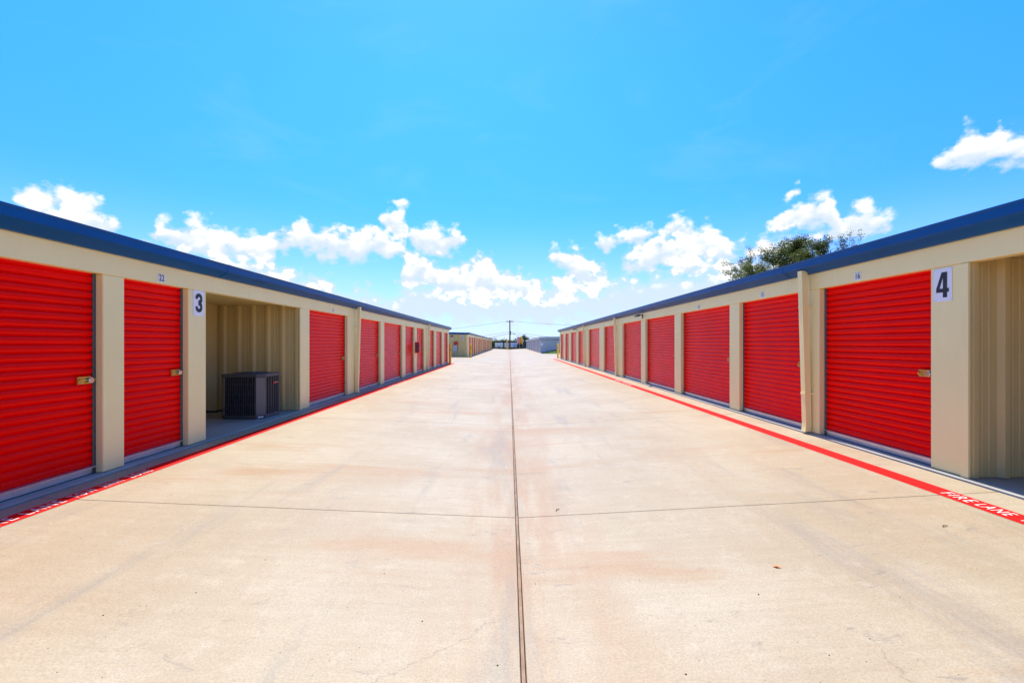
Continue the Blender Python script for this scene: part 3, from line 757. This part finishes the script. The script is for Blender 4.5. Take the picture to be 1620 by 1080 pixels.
def tree(name, loc, height, spread, seed, label, leaf='oakleaf', nleaf=26000, lsize=.085, group=None, clump=.42, levels=5, flat=1.0):
    rng = random.Random(seed); root = empty(name, loc); tag(root, label, 'tree', group)
    tb = MB(); tips = []
    tr0 = height * .035
    def grow(p, d, ln, r, lev):
        pts = [p]; rs = [r]; n = 4; dd = d.copy()
        for i in range(n):
            dd = (dd + Vector((rng.gauss(0, .13), rng.gauss(0, .13), rng.gauss(0, .10) + .03))).normalized()
            pts.append(pts[-1] + dd * ln / n); rs.append(r * (1 - .42 * (i + 1) / n))
        tb.tube(pts, rs, 7 if lev < 2 else 4, caps=False)
        if lev >= levels - 2: tips.extend([(tuple(q), 1.0 if lev == levels - 1 else .8) for q in pts[2:]])
        if lev >= levels - 1:
            return
        nk = 3 if lev < 3 else 4
        for j in range(nk):
            s0 = pts[-1] if j < 2 else pts[rng.choice((2, 3))]
            ang = rng.uniform(0, 2 * math.pi); tilt = rng.uniform(.35, .95) * (1.0 if lev else .9)
            a = dd.cross(Vector((0, 0, 1)) if abs(dd.z) < .9 else Vector((1, 0, 0))).normalized(); b_ = dd.cross(a)
            nd = (dd * math.cos(tilt) + (a * math.cos(ang) + b_ * math.sin(ang)) * math.sin(tilt))
            nd.z = nd.z * .8 + .12; nd.normalize()
            grow(s0, nd, ln * rng.uniform(.60, .86), rs[-1] * rng.uniform(.62, .85), lev + 1)
    grow(Vector((0, 0, -.1)), Vector((0, 0, 1)), height * .27, tr0, 0)
    # fit the crown to the wanted size
    mz = max(t_[0][2] for t_ in tips); mx = max(math.hypot(t_[0][0], t_[0][1]) for t_ in tips)
    sz, sx = (height - clump * .5) / mz, (spread / 2) / mx
    sc = lambda v: (v[0] * sx, v[1] * sx, (height - clump * .5) * (max(v[2], 0) / mz) ** flat if v[2] < mz else v[2] * sz)
    tb.v = [sc(v) for v in tb.v]; tips = [(sc(t_), w) for t_, w in tips]
    tb.build('trunk', M['bark'], root, fix=False)
    vs, fs = leaf_cloud(rng, tips, nleaf, clump, lsize)
    me = bpy.data.meshes.new('crown'); me.from_pydata(vs, [], fs); hatch(me, M[leaf]); link('crown', me, root)
    return root
tree('oak_tree', (22.3, 30.0, -.4), 8.95, 15.0, 5, 'live oak rising behind the roof of the right building', nleaf=62000, clump=.27, lsize=.10, levels=6, flat=.72)
tree('oak_tree', (25.6, 31.0, -.4), 10.0, 6.0, 11, 'smaller oak with thin top sprigs, right of the big oak', nleaf=12000, clump=.22, lsize=.095, levels=6)
tree('far_tree', (4.6, 146, -.4), 4.9, 4.2, 21, 'small green tree behind the feather banners', 'farleaf', 3500, .22, clump=.6, levels=4)
tree('far_tree', (-6.3, 140, -.4), 3.6, 4.0, 23, 'small olive tree beside the far end of the left row', 'oakleaf', 3000, .22, clump=.6, levels=4)

rng = random.Random(3)
pts = []
for i in range(520):
    x = rng.uniform(-40, 40); top = 2.9 + .55 * math.sin(x * .55) * math.sin(x * .21 + 1) + rng.uniform(-.4, .4)
    pts.append(((x, 172 + rng.uniform(-5, 5), rng.uniform(-.2, top)), 1.0))
vs, fs = leaf_cloud(rng, pts, 26000, 1.1, .42)
me = bpy.data.meshes.new('tree_line'); me.from_pydata(vs, [], fs); hatch(me, M['farleaf'])
tag(link('tree_line', me), 'band of green trees along the horizon behind the yard', 'trees', kind='stuff')
pts = []
for i in range(420):
    x = rng.uniform(-22, 22); pts.append(((x, 121.2 + rng.uniform(-.5, .5), rng.uniform(-.3, .62 + .12 * math.sin(x * 1.7))), 1.0))
vs, fs = leaf_cloud(rng, pts, 16000, .38, .17)
me = bpy.data.meshes.new('hedge'); me.from_pydata(vs, [], fs); hatch(me, M['hedgeleaf'])
tag(link('hedge', me), 'low dark hedge across the end of the driveway', 'hedge', kind='stuff')
fc = empty('board_fence', (0, 140, -.4)); tag(fc, 'dark board fence behind the parked white trailers', 'fence')
bm_ = MB(); bm_.box(0, .44, -.02, .02, 0, 2.55); bme = bm_.mesh('board', M['fence'])
for i in range(90): link('board', bme, fc, (-20.5 + i * .455, .01 * (i % 2), (i * 37 % 7) * .012))
b = MB(); b.box(-20.5, 20.4, .035, .09, .5, .6); b.box(-20.5, 20.4, .035, .09, 1.9, 2.0); b.build('rail', M['fence'], fc)

# white trailers parked behind the hedge
def trailer(x, y, L, label, stripe_=None):
    t_ = empty('cargo_trailer', (x, y, -.4)); tag(t_, label, 'trailer', 'white trailers parked beyond the hedge')
    b = MB(); b.box(-L / 2, L / 2, -.9, .9, .55, 2.02); bo_ = b.build('body', M['cream'], t_, bevel=.04)
    nn = max(2, int(L / 1.1))
    for i in range(nn):
        b = MB(); w = L / nn; b.box(-L / 2 + i * w + .05, -L / 2 + (i + 1) * w - .05, -.925, -.901, .85, 1.9); b.build('side_panel', stripe_ if (stripe_ and i % 2) else M['cream'], t_, bevel=.01)
    b = MB(); b.box(-L / 2, L / 2, -.8, .8, .42, .55); b.build('chassis', M['black'], t_)
    for sx in (-.32, .32):
        b = MB(); pr = [(.33 * math.cos(2 * math.pi * q / 16), .33 + .33 * math.sin(2 * math.pi * q / 16)) for q in range(16)]
        b.prism([(a + sx * L * .4, c) for a, c in pr], -.95, -.75); b.build('wheel', M['black'], t_)
bluep = paint('pale_blue_panel', (.35, .5, .8), .4)
trailer(-3.15, 133, 2.3 * 1.05, 'white trailer, left of the three behind the hedge')
trailer(-.95, 133.4, 1.15, 'short white trailer between two longer ones behind the hedge')
trailer(.95, 133, 2.5, 'white trailer with pale blue panels just right of the yellow post', bluep)

# utility pole and wires
PY, PX = 126.0, .12
po = empty('utility_pole', (PX, PY, -.4)); tag(po, 'dark wooden utility pole at the end of the driveway', 'utility pole')
b = MB(); b.tube([(0, 0, 0), (0, 0, 4), (-.02, 0, 8.45)], [.24, .19, .15], 12); b.build('pole', M['wood'], po)
b = MB(); b.box(-1.0, 1.0, -.26, -.15, 7.98, 8.12); b.build('crossarm', M['wood'], po, bevel=.01)
for xx in (-.9, .55, .9):
    b = MB(); b.lathe([(.03, 8.12), (.07, 8.16), (.045, 8.22), (.07, 8.26), (.03, 8.32), (0, 8.33)], xx, -.2, 10); b.build('insulator', M['galv'], po)
b = MB(); b.box(.15, .3, -.1, .1, 4.2, 5.3); b.build('cable_box', M['black'], po)
b = MB(); b.tube([(.18, -.2, 5.05), (1.05, -.2, 4.6)], .03, 6); b.box(1.0, 1.5, -.28, -.12, 4.42, 4.62); b.build('splice_case', M['black'], po)
def wire(z0, a_, b_, xe, sgn, yo, label, r=.032):
    b = MB(); pts = []
    for i in range(25):
        x = xe * i / 24; pts.append((PX + sgn * x, PY - .2 + yo * i / 24, z0 - a_ * x + b_ * x * x))
    b.tube(pts, r, 5); o = b.build('overhead_wire', M['wire']); tag(o, label, 'wire', 'wires from the utility pole')
wire(7.85, .150, .0012, 48, -1, 3, 'upper overhead wire running left from the pole top')
wire(7.85, .085, .0011, 48, 1, 3, 'upper overhead wire running right from the pole top')
wire(4.85, .19, .0030, 34, -1, 3, 'middle overhead wire running left from the pole')
wire(4.85, .16, .0026, 34, 1, 3, 'middle overhead wire running right from the pole')
wire(4.35, .24, .0038, 34, -1, 2, 'lowest overhead wire running left from the pole', .045)
wire(4.35, .20, .0035, 34, 1, 2, 'lowest overhead wire running right from the pole', .045)

# feather banners and yellow post
def banner(x, y, h, mat, label, lean):
    o = empty('feather_banner', (x, y, -.4)); tag(o, label, 'banner', 'feather banners')
    P = [(0, 0, 0), (0, 0, h * .6), (lean * .06, 0, h * .85), (lean * .25, 0, h * .97), (lean * .5, 0, h)]
    b = MB(); b.tube(P, .03, 6); b.build('pole', M['cream'], o)
    b = MB(); zz = [h * .42, h * .55, h * .7, h * .85, h * .97, h]; ww = [.18, .5, .62, .62, .55, .45]
    vs, fs = [], []
    for i, (z, w) in enumerate(zip(zz, ww)):
        x0 = 0 if z < h * .9 else lean * .2
        for yy in (-.008, .008): vs += [(x0 + lean * .02, yy, z), (x0 + lean * w, yy + .06 * math.sin(i * 1.3), z - .05)]
    for i in range(len(zz) - 1):
        k = i * 4; fs += [(k, k + 1, k + 5, k + 4), (k + 2, k + 6, k + 7, k + 3), (k + 1, k + 3, k + 7, k + 5), (k, k + 4, k + 6, k + 2)]
    b.add(vs, fs); b.build('cloth', mat, o)
banner(2.05, 123.5, 3.7, M['flagpink'], 'pale pink feather banner, leftmost of three', 1)
banner(2.75, 124.0, 3.75, M['orange'], 'orange red feather banner, middle of three', 1)
banner(3.75, 123.2, 3.8, M['flagyellow'], 'yellow feather banner, rightmost of three', -1)
yp = empty('marker_post', (-.62, 119.0, -.4)); tag(yp, 'tall yellow post with a wide base in the dark hedge', 'post')
b = MB(); b.tube([(0, 0, 0), (0, 0, 2.95)], .10, 10); b.build('pole', M['yellow'], yp)
b = MB(); b.lathe([(.24, .1), (.24, .95), (.18, 1.1), (.1, 1.15)], .06, 0, 14); b.build('base', M['yellow'], yp)
b = MB(); b.box(-.22, .22, -.12, -.1, 2.2, 2.6); b.build('marker_plate', M['yellow'], yp)

# grass bank in front of the grey building
b = MB(); nx, ny = 60, 12; vs = []; rg = random.Random(9)
for j in range(ny + 1):
    for i in range(nx + 1):
        q = j / ny; vs.append((4.75 + i * .2, 59.6 + 4.35 * q, ZR + .0 + .42 * q ** 1.3 * min(1, i / 9) + rg.uniform(0, .02)))
b.add(vs, [(j * (nx + 1) + i, j * (nx + 1) + i + 1, (j + 1) * (nx + 1) + i + 1, (j + 1) * (nx + 1) + i) for j in range(ny) for i in range(nx)])
bank = b.build('grass_bank', M['grass'], fix=False); tag(bank, 'low bank of bright green grass before the grey building', 'grass', kind='stuff')
vs, fs = [], []
for i in range(9000):
    qx, qy = rg.uniform(0, 12), rg.uniform(0, 1); z = ZR + .42 * qy ** 1.3 * min(1, qx / 1.8); p = Vector((4.75 + qx, 59.6 + 4.35 * qy, z - .01))
    a = rg.uniform(0, 6.28); h = rg.uniform(.05, .12); w = .012; k = len(vs)
    vs += [(p.x - w * math.cos(a), p.y - w * math.sin(a), p.z), (p.x + w * math.cos(a), p.y + w * math.sin(a), p.z), (p.x + rg.gauss(0, .03), p.y + rg.gauss(0, .03), p.z + h)]; fs.append((k, k + 1, k + 2))
me = bpy.data.meshes.new('grass_blades'); me.from_pydata(vs, [], fs); hatch(me, M['grass']); link('grass_blades', me, bank)['kind'] = 'stuff'

# ---------------------------------------------------------------- small litter on the concrete
def at_px(u, v):
    x = 0
    for _ in range(8):
        y = FPX * (CAMH - gz(x)) / (v - VPV); x = (u - VPU) / FPX * y
    return x, y, gz(x)
dr = paint('twig_brown', (.06, .04, .025), .8); lf = paint('dry_leaf', (.75, .22, .03), .7)
def twig(u, v, L, rz, label):
    x, y, z = at_px(u, v); b = MB(); b.tube([(-L / 2, 0, .006), (-L * .1, L * .10, .009), (L / 2, .0, .006)], .0028, 6); b.tube([(-L * .1, L * .1, .008), (L * .15, L * .3, .010)], .002, 5)
    tag(b.build('twig', dr, None, (x, y, z), (0, 0, rz)), label, 'twig')
twig(1495, 833, .055, .3, 'tiny dark twig on the concrete in front of the FIRE LANE lettering')
twig(882, 807, .06, .9, 'small dry twig near the crossing joint')
x, y, z = at_px(1229, 897)
b = MB(); b.add([(-.03, 0, .004), (-.005, .013, .010), (.03, .002, .005), (-.002, -.012, .011), (-.004, 0, .004)], [(0, 1, 4), (1, 2, 4), (2, 3, 4), (3, 0, 4)])
tag(b.build('dry_leaf', lf, None, (x, y, z), (0, 0, -.5)), 'small orange dry leaf lying on the right of the driveway', 'leaf')
rg = random.Random(4); b = MB()
for i in range(150):
    u, v = rg.uniform(60, 1560), 830 + 250 * rg.random() ** 1.4
    if i < 12: u, v = [(608, 906), (310, 937), (668, 982), (847, 923), (1312, 1036), (787, 1052), (1376, 1010), (1085, 1066), (163, 973), (1012, 918), (1200, 940), (420, 885)][i]
    x, y, z = at_px(u, v)
    if not -3.8 < x < 3.8: continue
    r = rg.uniform(.0015, .0035) if i >= 12 else rg.uniform(.004, .007)
    b.add([(x - r, y, z), (x, y - r, z), (x + r, y, z), (x, y + r, z), (x + r * .2, y, z + r * .9)], [(0, 1, 4), (1, 2, 4), (2, 3, 4), (3, 0, 4)])
tag(b.build('grit', dr), 'scattered dark grit and crumbs on the concrete', 'grit', kind='stuff')
